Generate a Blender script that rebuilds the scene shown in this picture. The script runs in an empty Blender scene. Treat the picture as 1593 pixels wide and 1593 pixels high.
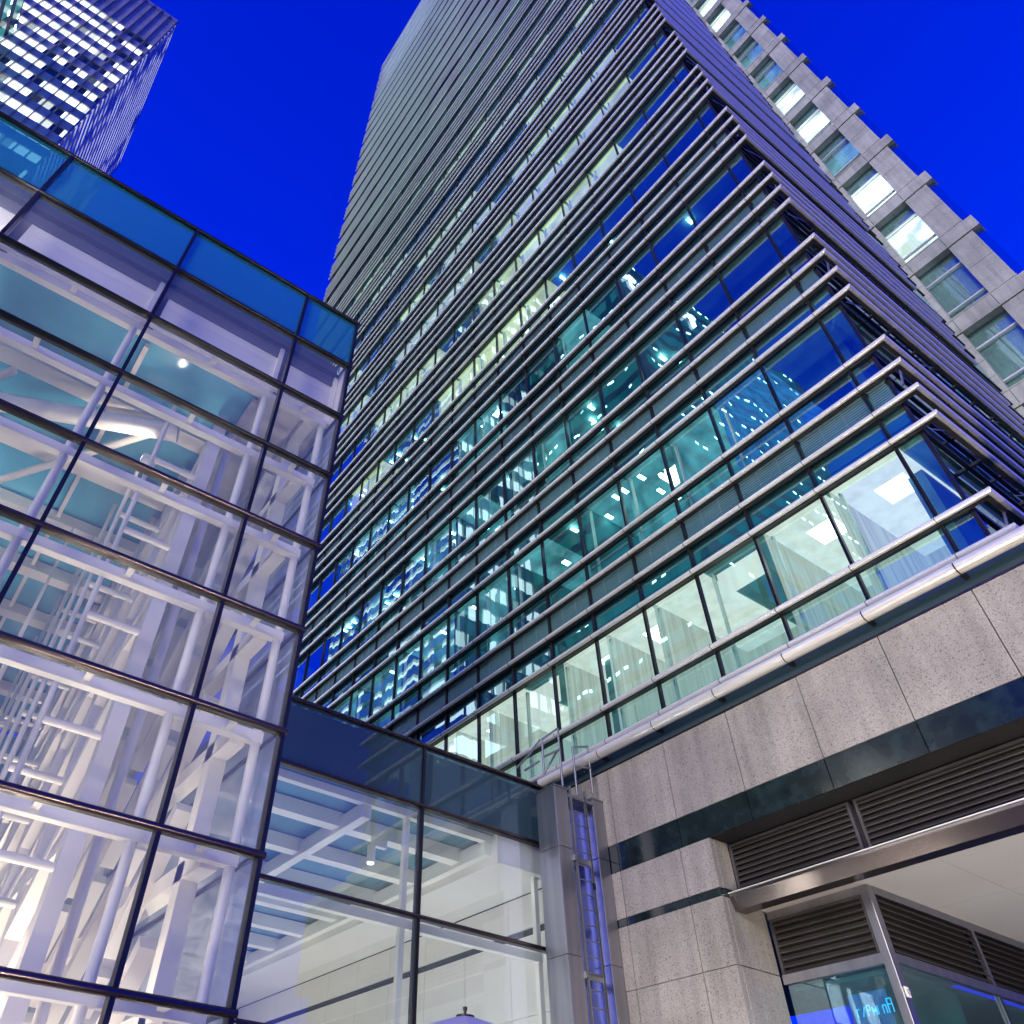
import bpy, math, random
from mathutils import Vector, Matrix
random.seed(7)
C = bpy.context.scene.collection
sc = bpy.context.scene
R = math.radians

# ------------------------------------------------------------------ materials
def newmat(name):
    m = bpy.data.materials.new(name); m.use_nodes = True
    nt = m.node_tree; nt.nodes.clear()
    out = nt.nodes.new('ShaderNodeOutputMaterial')
    return m, nt, out
def N(nt, t, **kw):
    n = nt.nodes.new(t)
    for k, v in kw.items():
        if k in n.inputs.keys(): n.inputs[k].default_value = v
        else: setattr(n, k, v)
    return n
def L(nt, a, b): nt.links.new(a, b)
def objco(nt, scale=(1,1,1)):
    tc = N(nt, 'ShaderNodeTexCoord'); mp = N(nt, 'ShaderNodeMapping'); mp.inputs['Scale'].default_value = scale
    L(nt, tc.outputs['Object'], mp.inputs['Vector']); return mp.outputs['Vector']
def plain(name, col, rough=.5, metal=0, var=.12, vscale=2.0, spec=.5, bump=0, stretch=(1,1,1)):
    m, nt, out = newmat(name)
    b = N(nt, 'ShaderNodeBsdfPrincipled', Roughness=rough, Metallic=metal)
    b.inputs['Specular IOR Level'].default_value = spec
    v = objco(nt, stretch)
    n = N(nt, 'ShaderNodeTexNoise', Scale=vscale, Detail=5.0); L(nt, v, n.inputs['Vector'])
    r = N(nt, 'ShaderNodeValToRGB')
    r.color_ramp.elements[0].position = .3; r.color_ramp.elements[1].position = .7
    r.color_ramp.elements[0].color = tuple(c*(1-var) for c in col)+(1,)
    r.color_ramp.elements[1].color = tuple(min(1,c*(1+var)) for c in col)+(1,)
    L(nt, n.outputs['Fac'], r.inputs['Fac']); L(nt, r.outputs['Color'], b.inputs['Base Color'])
    mr = N(nt, 'ShaderNodeMapRange'); mr.inputs['To Min'].default_value = max(.02, rough*.8); mr.inputs['To Max'].default_value = min(1, rough*1.25)
    L(nt, n.outputs['Fac'], mr.inputs['Value']); L(nt, mr.outputs['Result'], b.inputs['Roughness'])
    if bump:
        bp = N(nt, 'ShaderNodeBump', Strength=bump, Distance=.02); L(nt, n.outputs['Fac'], bp.inputs['Height']); L(nt, bp.outputs['Normal'], b.inputs['Normal'])
    L(nt, b.outputs[0], out.inputs[0]); return m
def granite(name, base, dark, light, scale=28, rough=.45):
    m, nt, out = newmat(name)
    b = N(nt, 'ShaderNodeBsdfPrincipled', Roughness=rough)
    v = objco(nt)
    n1 = N(nt, 'ShaderNodeTexNoise', Scale=scale, Detail=3.0, Roughness=.65); L(nt, v, n1.inputs['Vector'])
    r1 = N(nt, 'ShaderNodeValToRGB'); e = r1.color_ramp.elements
    e[0].position = .34; e[0].color = dark+(1,); e[1].position = .43; e[1].color = base+(1,)
    x = e.new(.60); x.color = base+(1,); x = e.new(.68); x.color = light+(1,)
    L(nt, n1.outputs['Fac'], r1.inputs['Fac'])
    n2 = N(nt, 'ShaderNodeTexNoise', Scale=.9, Detail=4.0); L(nt, v, n2.inputs['Vector'])
    mr = N(nt, 'ShaderNodeMapRange'); mr.inputs['To Min'].default_value = .80; mr.inputs['To Max'].default_value = 1.14
    mr.inputs['From Min'].default_value = .3; mr.inputs['From Max'].default_value = .7
    L(nt, n2.outputs['Fac'], mr.inputs['Value'])
    mx = N(nt, 'ShaderNodeMix', data_type='RGBA', blend_type='MULTIPLY'); mx.inputs[0].default_value = 1
    L(nt, r1.outputs['Color'], mx.inputs[6]); L(nt, mr.outputs['Result'], mx.inputs[7])
    sep=N(nt,'ShaderNodeSeparateXYZ'); L(nt,v,sep.inputs[0])
    fx=N(nt,'ShaderNodeMath',operation='MULTIPLY_ADD'); L(nt,sep.outputs[0],fx.inputs[0]); fx.inputs[1].default_value=1/1.54; fx.inputs[2].default_value=20.0
    ff=N(nt,'ShaderNodeMath',operation='FLOOR'); L(nt,fx.outputs[0],ff.inputs[0])
    gz=N(nt,'ShaderNodeMath',operation='MULTIPLY_ADD'); L(nt,sep.outputs[2],gz.inputs[0]); gz.inputs[1].default_value=1/1.45; gz.inputs[2].default_value=.85
    gf=N(nt,'ShaderNodeMath',operation='FLOOR'); L(nt,gz.outputs[0],gf.inputs[0])
    cb=N(nt,'ShaderNodeCombineXYZ'); L(nt,ff.outputs[0],cb.inputs[0]); L(nt,gf.outputs[0],cb.inputs[1])
    wn=N(nt,'ShaderNodeTexWhiteNoise',noise_dimensions='2D'); L(nt,cb.outputs[0],wn.inputs['Vector'])
    m3=N(nt,'ShaderNodeMapRange'); m3.inputs['To Min'].default_value=.86; m3.inputs['To Max'].default_value=1.08; L(nt,wn.outputs['Value'],m3.inputs['Value'])
    mp2=N(nt,'ShaderNodeMapping'); mp2.inputs['Scale'].default_value=(5,5,.35); L(nt,v,mp2.inputs['Vector'])
    n4=N(nt,'ShaderNodeTexNoise',Scale=1.0,Detail=4.0); L(nt,mp2.outputs[0],n4.inputs['Vector'])
    m4=N(nt,'ShaderNodeMapRange'); m4.inputs['From Min'].default_value=.35; m4.inputs['From Max'].default_value=.55; m4.inputs['To Min'].default_value=.80; m4.inputs['To Max'].default_value=1.0; L(nt,n4.outputs['Fac'],m4.inputs['Value'])
    m5=N(nt,'ShaderNodeMath',operation='MULTIPLY'); L(nt,m3.outputs[0],m5.inputs[0]); L(nt,m4.outputs[0],m5.inputs[1])
    mx2=N(nt,'ShaderNodeMix',data_type='RGBA',blend_type='MULTIPLY'); mx2.inputs[0].default_value=1; L(nt,mx.outputs[2],mx2.inputs[6]); L(nt,m5.outputs[0],mx2.inputs[7]); mx=mx2
    L(nt, mx.outputs[2], b.inputs['Base Color'])
    bp = N(nt, 'ShaderNodeBump', Strength=.15, Distance=.004); L(nt, n1.outputs['Fac'], bp.inputs['Height']); L(nt, bp.outputs['Normal'], b.inputs['Normal'])
    L(nt, b.outputs[0], out.inputs[0]); return m
def glass(name, tint, refl_min=.12, refl_max=.85, wave=.02, wscale=.5, rcol=(1,1,1), power=3.0, rough=.0, stretch=(1,1,1), haze=0, hcol=(.5,.6,.7)):
    m, nt, out = newmat(name)
    tr = N(nt, 'ShaderNodeBsdfTransparent'); tr.inputs['Color'].default_value = tint+(1,)
    gl = N(nt, 'ShaderNodeBsdfGlossy', Roughness=rough); gl.inputs['Color'].default_value = rcol+(1,)
    lw = N(nt, 'ShaderNodeLayerWeight', Blend=.5)
    pw = N(nt, 'ShaderNodeMath', operation='POWER'); L(nt, lw.outputs['Facing'], pw.inputs[0]); pw.inputs[1].default_value = power
    mr = N(nt, 'ShaderNodeMapRange'); mr.inputs['To Min'].default_value = refl_min; mr.inputs['To Max'].default_value = refl_max
    L(nt, pw.outputs[0], mr.inputs['Value'])
    if wave:
        v = objco(nt, stretch); n = N(nt, 'ShaderNodeTexNoise', Scale=wscale, Detail=1.5); L(nt, v, n.inputs['Vector'])
        bp = N(nt, 'ShaderNodeBump', Strength=1.0, Distance=wave); L(nt, n.outputs['Fac'], bp.inputs['Height']); L(nt, bp.outputs['Normal'], gl.inputs['Normal'])
    mx = N(nt, 'ShaderNodeMixShader'); L(nt, mr.outputs['Result'], mx.inputs[0]); L(nt, tr.outputs[0], mx.inputs[1]); L(nt, gl.outputs[0], mx.inputs[2])
    if haze:
        df=N(nt,'ShaderNodeBsdfDiffuse'); df.inputs['Color'].default_value=hcol+(1,); tl=N(nt,'ShaderNodeBsdfTranslucent'); tl.inputs['Color'].default_value=hcol+(1,)
        m1=N(nt,'ShaderNodeMixShader'); m1.inputs[0].default_value=.5; L(nt,df.outputs[0],m1.inputs[1]); L(nt,tl.outputs[0],m1.inputs[2])
        m2=N(nt,'ShaderNodeMixShader'); m2.inputs[0].default_value=haze; L(nt,mx.outputs[0],m2.inputs[1]); L(nt,m1.outputs[0],m2.inputs[2]); mx=m2
    L(nt, mx.outputs[0], out.inputs[0]); return m
def glow(name, col, s, noise=0, nscale=1.0, stretch=(1,1,1), lo=.4):
    m, nt, out = newmat(name)
    e = N(nt, 'ShaderNodeEmission', Strength=s); e.inputs['Color'].default_value = col+(1,)
    if noise:
        v = objco(nt, stretch); n = N(nt, 'ShaderNodeTexNoise', Scale=nscale, Detail=3.0); L(nt, v, n.inputs['Vector'])
        mr = N(nt, 'ShaderNodeMapRange'); mr.inputs['From Min'].default_value = .35; mr.inputs['From Max'].default_value = .65
        mr.inputs['To Min'].default_value = lo*s; mr.inputs['To Max'].default_value = s
        L(nt, n.outputs['Fac'], mr.inputs['Value']); L(nt, mr.outputs['Result'], e.inputs['Strength'])
    L(nt, e.outputs[0], out.inputs[0]); return m

M = dict(
 steel   = plain('brushed_steel', (.88,.86,.82), .33, .55, .08, 3, stretch=(.2,6,6)),
 steel_g = plain('satin_steel_cladding', (.36,.36,.39), .36, 1, .12, 1.5, stretch=(6,6,.3)),
 darkmet = plain('dark_bronze_metal', (.07,.065,.07), .35, .6, .2, 3),
 mull    = plain('black_mullion', (.018,.018,.026), .3, .5, .2, 3),
 plum    = plain('anodised_plum_transom', (.10,.075,.085), .22, .9, .12, 2, stretch=(4,.4,4)),
 white   = plain('white_painted_steel', (.88,.84,.74), .4, 0, .05, 1.0),
 white2  = plain('white_panel', (.82,.77,.69), .45, 0, .05, .7),
 granite = granite('pale_speckled_granite', (.335,.315,.295), (.07,.07,.09), (.47,.45,.43), 48),
 granite_far = granite('grey_granite_far', (.42,.43,.40), (.30,.31,.30), (.52,.53,.50), 16),
 dkstone = plain('polished_dark_green_stone', (.008,.016,.019), .12, 0, .5, 5, spec=.5),
 backing = plain('dark_backing', (.012,.012,.014), .8, 0, .2),
 slat_w  = plain('pale_louvre_slat', (.30,.46,.50), .3, .7, .1),
 slat_d  = plain('dark_louvre_slat', (.085,.08,.085), .4, .6, .1),
 fascia  = plain('dark_polished_fascia', (.14,.125,.13), .18, .9, .15, .8, stretch=(.3,1,1)),
 ceil_l  = plain('lobby_glass_roof', (.10,.27,.32), .12, 0, .4, .3, spec=1.0),
 slat    = plain('grey_louvre_slat', (.24,.25,.27), .4, .7, .1),
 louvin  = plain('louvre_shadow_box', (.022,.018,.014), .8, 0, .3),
 interior= plain('dim_office_interior', (.07,.20,.22), .7, 0, .3, .8),
 slab    = plain('slab_edge', (.12,.34,.36), .6, 0, .2),
 tglass  = glass('tower_glass', (.66,.88,.87), .22, .95, .0035, .6, (.62,.90,1.0), 2.2, stretch=(2,2,.3)),
 tglass2 = glass('tower_strip_glass', (.45,.72,.74), .26, .95, .003, .7, (.60,.86,.98), 2.2),
 lglass  = glass('louvre_back_glass', (.3,.5,.55), .2, .8, 0, 1, (.7,.9,1), 2.2),
 aglass  = glass('atrium_clear_glass', (.91,.94,.98), .08, .8, .003, .3, (.9,.95,1), 3.0, haze=.14, hcol=(.62,.68,.68)),
 bglass  = glass('lobby_hazy_glass', (.84,.91,.96), .12, .85, .003, .3, (.85,.93,1), 2.6, haze=.16, hcol=(.46,.56,.66)),
 mglass  = glass('milky_side_glass', (.85,.9,.95), .10, .8, 0, .3, (.9,.95,1), 3.0, haze=.45, hcol=(.66,.68,.70)),
 pglass  = glass('parapet_blue_glass', (.12,.36,.42), .30, .9, .003, .3, (.35,.9,1.0), 3.0, haze=.42, hcol=(.05,.42,.50)),
 sglass  = glass('spandrel_glass', (.22,.32,.42), .10, .8, .003, .3, (.6,.8,.8), 3.0, haze=.5, hcol=(.13,.23,.30)),
 ceil_t  = plain('teal_glass_roof', (.12,.44,.55), .12, 0, .45, .25, spec=1.0),
 soffit  = plain('pale_soffit', (.50,.47,.46), .6, 0, .05, .5),
 asphalt = plain('asphalt', (.05,.05,.052), .8, 0, .2, 6, bump=.2),
 paving  = granite('pale_paving_stone', (.30,.29,.28), (.16,.16,.16), (.38,.37,.36), 20, .6),
 glow_wall= glow('glowing_side_wall', (.88,.88,.76), .95, 1, 1.6, (6,6,.25), .72),  # room emission stands in for lamplight on ceilings, walls and blinds
 glow_w   = glow('glowing_room_cool', (.98,.95,.84), 1.3, 1, .5, (6,6,.25), .82),
 glow_y   = glow('glowing_room_warm', (.90,.92,.55), 1.9, 1, 1.0, (1,1,.5), .5),
 glow_c   = glow('glowing_room_cyan', (.22,.70,.78), .8, 1, 1.2, (1,1,.5), .3),
 glow_b   = glow('blue_blind_window', (.06,.30,.85), .8, 1, 3.0, (5,1,.2), .5),
 panel_l = glow('ceiling_luminaire', (1,1,.94), 5.0),
 strip_l = glow('tube_luminaire', (.9,1,.95), 9.0),
 glint_t = glow('teal_white_glint', (.55,1,.95), 16.0),
 spot_l  = glow('lamp_lens', (.85,.92,1), 30.0),
 sparkle = glow('office_ceiling_light', (.55,1,.95), 20.0, 1, .35, (1,1,1), .15),
 neon    = glow('blue_neon', (.05,.55,1), 2.2),
 sign_w  = glow('white_sign_letters', (.75,.85,1), 7.0),
 red     = plain('red_plastic', (.5,.05,.04), .5),
 canvas  = plain('lilac_canvas', (.42,.40,.60), .8, 0, .06, 2),
 black   = plain('black_iron', (.02,.02,.02), .4, .5),
 concrete= plain('dark_facade', (.09,.09,.11), .6, 0, .2, .3),
 silver  = plain('silver_panel', (.55,.54,.58), .35, .5, .12, .3),
 lilac   = plain('lilac_metal_cladding', (.30,.28,.34), .45, .5, .12, .2),
)
# lit interior of other towers
def office_mat(name, cols, sx, sz, frac, strength, wallcol):
    """facade storeys: lit window cells chosen per cell by white noise"""
    m, nt, out = newmat(name)
    tc = N(nt, 'ShaderNodeTexCoord'); sep = N(nt, 'ShaderNodeSeparateXYZ'); L(nt, tc.outputs['Object'], sep.inputs[0])
    add = N(nt, 'ShaderNodeMath', operation='ADD'); L(nt, sep.outputs[0], add.inputs[0]); L(nt, sep.outputs[1], add.inputs[1])
    dx = N(nt, 'ShaderNodeMath', operation='DIVIDE'); L(nt, add.outputs[0], dx.inputs[0]); dx.inputs[1].default_value = sx
    dz = N(nt, 'ShaderNodeMath', operation='DIVIDE'); L(nt, sep.outputs[2], dz.inputs[0]); dz.inputs[1].default_value = sz
    fx = N(nt, 'ShaderNodeMath', operation='FLOOR'); L(nt, dx.outputs[0], fx.inputs[0])
    fz = N(nt, 'ShaderNodeMath', operation='FLOOR'); L(nt, dz.outputs[0], fz.inputs[0])
    cb = N(nt, 'ShaderNodeCombineXYZ'); L(nt, fx.outputs[0], cb.inputs[0]); L(nt, fz.outputs[0], cb.inputs[1])
    wn = N(nt, 'ShaderNodeTexWhiteNoise', noise_dimensions='2D'); L(nt, cb.outputs[0], wn.inputs['Vector'])
    bn = N(nt, 'ShaderNodeTexNoise', Scale=.13, Detail=1.0); L(nt, cb.outputs[0], bn.inputs['Vector'])
    s = N(nt, 'ShaderNodeMath', operation='MULTIPLY_ADD'); L(nt, wn.outputs['Value'], s.inputs[0]); s.inputs[1].default_value = .45; L(nt, bn.outputs['Fac'], s.inputs[2])
    cr = N(nt, 'ShaderNodeValToRGB'); e = cr.color_ramp.elements
    e[0].position = frac; e[0].color = (0,0,0,1); e[1].position = frac+.12; e[1].color = (1,1,1,1)
    L(nt, s.outputs[0], cr.inputs[0])
    r2 = N(nt, 'ShaderNodeValToRGB'); r2.color_ramp.elements[0].color = cols[0]+(1,); r2.color_ramp.elements[1].color = cols[1]+(1,)
    L(nt, wn.outputs['Value'], r2.inputs[0])
    em = N(nt, 'ShaderNodeEmission'); L(nt, r2.outputs[0], em.inputs['Color'])
    mu = N(nt, 'ShaderNodeMath', operation='MULTIPLY'); L(nt, cr.outputs[0], mu.inputs[0]); mu.inputs[1].default_value = strength; L(nt, mu.outputs[0], em.inputs['Strength'])
    bs = N(nt, 'ShaderNodeBsdfPrincipled', Roughness=.12); bs.inputs['Base Color'].default_value = wallcol+(1,)
    ad = N(nt, 'ShaderNodeAddShader'); L(nt, em.outputs[0], ad.inputs[0]); L(nt, bs.outputs[0], ad.inputs[1]); L(nt, ad.outputs[0], out.inputs[0])
    return m
M['bgwin'] = office_mat('background_tower_windows', ((.75,.85,.8),(.9,.95,1)), 1.46, 4.2, .56, 2.3, (.04,.06,.09))
M['kwin']  = office_mat('teal_lit_office_windows', ((.03,.42,.42),(.12,.62,.60)), 1.3, 4.0, .42, .38, (.01,.05,.05))
M['upwin'] = office_mat('upper_tower_windows', ((.55,.75,.55),(.75,.95,1)), 1.5365, 4.2, .56, 2.2, (.05,.07,.09))

# ------------------------------------------------------------------ mesh builder
class MB:
    def __init__(s): s.v=[]; s.f=[]; s.sm=[]
    def quad(s, a,b,c,d):
        i=len(s.v); s.v += [tuple(a),tuple(b),tuple(c),tuple(d)]; s.f.append((i,i+1,i+2,i+3)); s.sm.append(False); return s
    def box(s, x0,x1,y0,y1,z0,z1):
        x0,x1=min(x0,x1),max(x0,x1); y0,y1=min(y0,y1),max(y0,y1); z0,z1=min(z0,z1),max(z0,z1)
        i=len(s.v); s.v += [(x0,y0,z0),(x1,y0,z0),(x1,y1,z0),(x0,y1,z0),(x0,y0,z1),(x1,y0,z1),(x1,y1,z1),(x0,y1,z1)]
        s.f += [tuple(i+k for k in q) for q in ((0,3,2,1),(4,5,6,7),(0,1,5,4),(1,2,6,5),(2,3,7,6),(3,0,4,7))]; s.sm += [False]*6; return s
    def beam(s, a, b, w, h, up=(0,0,1)):
        a=Vector(a); b=Vector(b); d=(b-a).normalized(); u=Vector(up)
        if abs(d.dot(u))>.99: u=Vector((1,0,0))
        r=d.cross(u).normalized()*w/2; u=r.cross(d).normalized()*h/2
        i=len(s.v)
        for p in (a,b):
            for q in (-r-u, r-u, r+u, -r+u): s.v.append(tuple(p+q))
        s.f += [tuple(i+k for k in q) for q in ((0,1,2,3),(7,6,5,4),(0,4,5,1),(1,5,6,2),(2,6,7,3),(3,7,4,0))]; s.sm += [False]*6; return s
    def tube(s, a, b, rad, n=12, cap=True, rad2=None):
        a=Vector(a); b=Vector(b); d=(b-a).normalized(); u=Vector((0,0,1)) if abs(d.z)<.9 else Vector((1,0,0))
        r=d.cross(u).normalized(); u=r.cross(d).normalized(); i=len(s.v); r2=rad if rad2 is None else rad2
        for p,rr in ((a,rad),(b,r2)):
            for k in range(n):
                t=2*math.pi*k/n; s.v.append(tuple(p+(r*math.cos(t)+u*math.sin(t))*rr))
        for k in range(n):
            s.f.append((i+k,i+n+k,i+n+(k+1)%n,i+(k+1)%n)); s.sm.append(True)
        if cap:
            j=len(s.v); s.v += [s.v[i+k] for k in range(2*n)]
            s.f.append(tuple(j+k for k in range(n))); s.f.append(tuple(j+n+k for k in reversed(range(n)))); s.sm += [False,False]
        return s
    def path(s, pts, rad, n=8):
        for p,q in zip(pts[:-1],pts[1:]): s.tube(p,q,rad,n)
        return s
    def sweep(s, prof, pts, dirs, smooth=True):
        """profile of (out, up) offsets swept through pts; dirs = outward vector at every point (already mitred)"""
        n=len(prof)
        def ring(k):
            i=len(s.v); p=Vector(pts[k]); d=Vector(dirs[k])
            for o,u in prof: s.v.append(tuple(p+d*o+Vector((0,0,u))))
            return i
        for k in range(len(pts)-1):
            a=ring(k); b=ring(k+1)          # own rings per run, so shading stays crisp at the mitre
            for j in range(n):
                s.f.append((a+j, a+(j+1)%n, b+(j+1)%n, b+j)); s.sm.append(smooth)
        a=ring(0); b=ring(len(pts)-1)
        s.f.append(tuple(a+j for j in reversed(range(n)))); s.f.append(tuple(b+j for j in range(n))); s.sm += [False,False]
        return s
    def build(s, name, mat, parent=None, bevel=0):
        me=bpy.data.meshes.new(name); me.from_pydata(s.v,[],s.f); me.polygons.foreach_set('use_smooth', s.sm); me.materials.append(M[mat] if isinstance(mat,str) else mat)
        me.update(); o=bpy.data.objects.new(name,me); C.objects.link(o)
        if parent is not None: o.parent=parent; o.matrix_parent_inverse=Matrix.Translation(-parent.location) if parent.type=='EMPTY' else Matrix.Identity(4)
        if bevel:
            b=o.modifiers.new('bevel','BEVEL'); b.width=bevel; b.segments=2; b.limit_method='ANGLE'
        return o
def wloc(o):
    l=Vector((0,0,0))
    while o: l+=o.location if o.type=='EMPTY' else Vector((0,0,0)); o=o.parent
    return l
def thing(name, label, cat, loc=(0,0,0), group=None):
    o=bpy.data.objects.new(name,None); C.objects.link(o); o.location=loc; o.empty_display_size=.2; tag(o,label,cat,group); return o
def tag(o, label=None, cat=None, group=None, kind=None):
    if label: o['label']=label
    if cat: o['category']=cat
    if group: o['group']=group
    if kind: o['kind']=kind
    return o
def copy_part(o, dloc, parent):
    c=o.copy(); mi=o.matrix_parent_inverse.copy(); C.objects.link(c); c.parent=parent; c.matrix_parent_inverse=mi; c.location=o.location+Vector(dloc); return c

# ------------------------------------------------------------------ setting
tag(MB().box(-400,400,-400,400,-.3,0).build('ground','asphalt'), kind='structure')
tag(MB().box(-11.7,-1.5,-60,11.6,.004,.13).build('pavement','paving'), kind='structure')

# ------------------------------------------------------------------ OFFICE TOWER
YR=11.716; YG=11.89; XS=-2.151; XG=-2.52; XM0=-3.01; W=1.5365; H=4.2; NB=22; XL=-37.5; NK=29
P0=9.554
OFF=[10.313,12.206,12.98,13.754]
def P(i):
    if i==0: return P0
    k,j=divmod(i-1,4); return OFF[j]+k*H
ZTOP=P(4*(NK-1)+4)
YS_END=20.2; YW=24.36
tower=thing('office_tower','tall glass office tower wrapped in horizontal steel rails above a granite base','tower',(-20,18,0))
# rails: round nose + dark shelf, mitred at the corner, short return on the left end
def rail_mesh(z):
    rr=.052
    prof=[(rr*math.cos(t), rr*math.sin(t)) for t in [2*math.pi*k/12 for k in range(12)]]
    m=MB(); s2=1
    pts=[(XL,YR,z),(XS,YR,z),(XS,YS_END,z)]
    # front run (outward -y), corner mitre, side run (outward +x)
    m.sweep(prof,pts,[(0,-1,0),(1,-1,0),(1,0,0)])
    return m
def shelf_mesh(z):
    m=MB(); m.box(XL+.04,XS-.05,YR+.05,YR+.12,z-.05,z+.02); m.box(XS-.12,XS-.05,YR+.12,YS_END-.05,z-.06,z+.02)
    return m
rail0=None; upr=MB(); ups=MB()
NR=4*NK+1
for i in range(NR):
    z=P(i)
    if i<100:
        if rail0 is None:
            rail0=rail_mesh(z).build('rail','steel',tower); shelf0=shelf_mesh(z).build('shelf','darkmet',rail0)
            shelf0.matrix_parent_inverse=Matrix.Identity(4); shelf0.parent=rail0
        else:
            r=copy_part(rail0,(0,0,z-P(0)),tower); s_=copy_part(shelf0,(0,0,0),r)
    else:
        upr.sweep([(.058*math.cos(t),.058*math.sin(t)) for t in [2*math.pi*k/8 for k in range(8)]],[(XL,YR,z),(XS,YR,z),(XS,YS_END,z)],[(0,-1,0),(1,-1,0),(1,0,0)])
        upr.box(XL+.04,XS-.05,YR+.05,YR+.12,z-.05,z+.02)
tag(upr.build('upper_rails','steel',tower), kind='stuff')
# brackets joints: small dark collars on the rails at each mullion, lower storeys
col=MB()
for i in range(0,40):
    z=P(i)
    for m_ in range(NB+1):
        x=XM0-m_*W
        col.tube((x-.005,YR,z),(x+.005,YR,z),.061,12)
        col.box(x-.018,x+.018,YR+.03,YG,z-.045,z+.01)
    for y in (13.4,15.1,16.8,18.5): col.box(XG,XS-.02,y-.03,y+.03,z-.04,z+.02)
col.build('rail_brackets','darkmet',tower)
# mullions, one per bay line (full height)
mull0=None
for m_ in range(NB+1):
    x=XM0-m_*W
    if mull0 is None:
        mb=MB(); mb.box(x-.028,x-.006,YG-.07,YG+.02,P0,ZTOP); mb.box(x+.006,x+.028,YG-.07,YG+.02,P0,ZTOP); mb.box(x-.006,x+.006,YG-.04,YG+.02,P0,ZTOP)
        mull0=mb.build('mullion','mull',tower)
    else: copy_part(mull0,(-m_*W,0,0),tower)
# transom frames behind each rail
tr=MB()
for i in range(NR):
    z=P(i)
    tr.box(XL+.5,XM0+.5,YG-.03,YG+.03,z-.035,z+.03)
    tr.box(XG-.03,XG+.04,YG+.03,YW,z-.05,z+.04)
tr.build('transom_bars','mull',tower)
# corner post of the glass box
MB().box(XG-.04,XG+.02,YG-.02,YG+.06,P0,ZTOP).build('corner_post','mull',tower)
# windows: one unit per bay and storey = big pane + head strip + sill strip
def panes(mb, xa, xb, k, strips, jit=.0):
    z1,z2,z3,z4,z5=P(4*k+1),P(4*k+2),P(4*k+3),P(4*k+4),P(4*k+5)
    z0=P(4*k) if k else P0
    def q(m,za,zb):
        t=[random.uniform(-jit,jit) for _ in range(2)]
        h=(zb-za)
        m.quad((xa,YG+t[0]*1.5,za+.04),(xb,YG-t[0]*1.5,za+.04),(xb,YG-t[0]*1.5+t[1]*h,zb-.05),(xa,YG+t[0]*1.5+t[1]*h,zb-.05))
    q(mb,z1,z2)
    q(strips,z0,z1); q(strips,z2,z3)
count=0; upbig=MB(); upstrip=MB()
bays=[(XM0+.04, XG-.04)]+[(XM0-(m_+1)*W+.035, XM0-m_*W-.035) for m_ in range(NB)]
lowk=5
# choose the 100 units that show largest: lower storeys first
units=[(k,b) for k in range(5) for b in range(0,20)]
unitset=set(units)
winobj={}
for k in range(NK):
    for b,(xa,xb) in enumerate(bays):
        xa,xb=min(xa,xb),max(xa,xb)
        if (k,b) in unitset:
            mb=MB(); st=MB(); panes(mb,xa,xb,k,st,.004)
            w=mb.build('window','tglass',tower); winobj[(k,b)]=w
            for h_ in range(2):
                q_=MB(); q_.v=st.v[4*h_:4*h_+4]; q_.f=[(0,1,2,3)]; q_.sm=[False]; q_.build(('sill_pane','head_pane')[h_],'tglass2',w)
        else:
            panes(upbig,xa,xb,k,upstrip,.004)
tag(upbig.build('upper_windows','tglass',tower),kind='stuff')
tag(upstrip.build('upper_strip_panes','tglass2',tower),kind='stuff')
# louvre panels between P3 and P4 of each storey
lv0={}; upl=MB(); upb=MB()
def louvre(mb,xa,xb,z0,z1,y,n=9,th=.016,dep=.06):
    for s in range(n):
        z=z0+(z1-z0)*(s+.5)/n
        mb.box(xa,xb,y-dep*.4,y,z-th,z+th)
for k in range(NK):
    za,zb=P(4*k+3)+.22,P(4*k+4)-.06
    if k<4:
        for b,(xa,xb) in enumerate(bays):
            xa,xb=min(xa,xb),max(xa,xb); mb=MB(); louvre(mb,xa+.03,xb-.03,za,zb,YG-.01,8,.0095)
            for xx in (xa+(xb-xa)*.333, xa+(xb-xa)*.667):
                if b: mb.box(xx-.006,xx+.006,YG-.05,YG-.03,za,zb)
            mb.box(xa,xb,YG-.03,YG-.01,zb,zb+.03)
            mb.build('louvre','slat_w',tower)
    else:
        for (xa,xb) in bays: louvre(upl,min(xa,xb),max(xa,xb),za,zb,YG-.01,4,.025,.05)
tag(upl.build('upper_louvres','slat_w',tower),kind='stuff')
# behind louvres, slabs, core, blinds, self-glowing ceilings
bk=MB(); sl=MB()
for k in range(NK):
    bk.box(XL+.6,XG-.06,YG+.06,YG+.08,P(4*k+2)+.35,P(4*k+4)+.1)
    sl.box(XL+.8,XG-.08,YG+.09,YG+8,P(4*k+2)+.30,P(4*k+4)+.35)
bk.build('spandrel_backing',plain('teal_grey_spandrel',(.08,.27,.29),.35,.2,.2,.6),tower)
sl.build('floor_slabs','slab',tower)
MB().box(XL+.8,XG-.95,YG+4.2,YW+10,P0-.1,ZTOP).build('core_wall','interior',tower)
MB().box(XL+.5,XG-.05,YG+.01,YW,P0-.35,P0-.04).build('base_slab','slab',tower)
# column line inside and partition fins
cl=MB()
for m_ in range(5,NB,4):
    x=XM0-m_*W-.75
    cl.tube((x,YG+1.3,P0),(x,YG+1.3,P(40)),.22,16)
cl.build('inner_columns','interior',tower)
for k in range(1,4):
    for m_ in range(5,NB,2):
        x=XM0-m_*W; MB().box(x-.05,x+.05,YG+.25,YG+4.1,P(4*k)+.05 if k else P0,P(4*k+2)+.29).build('office_partition','interior',tower)
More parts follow.
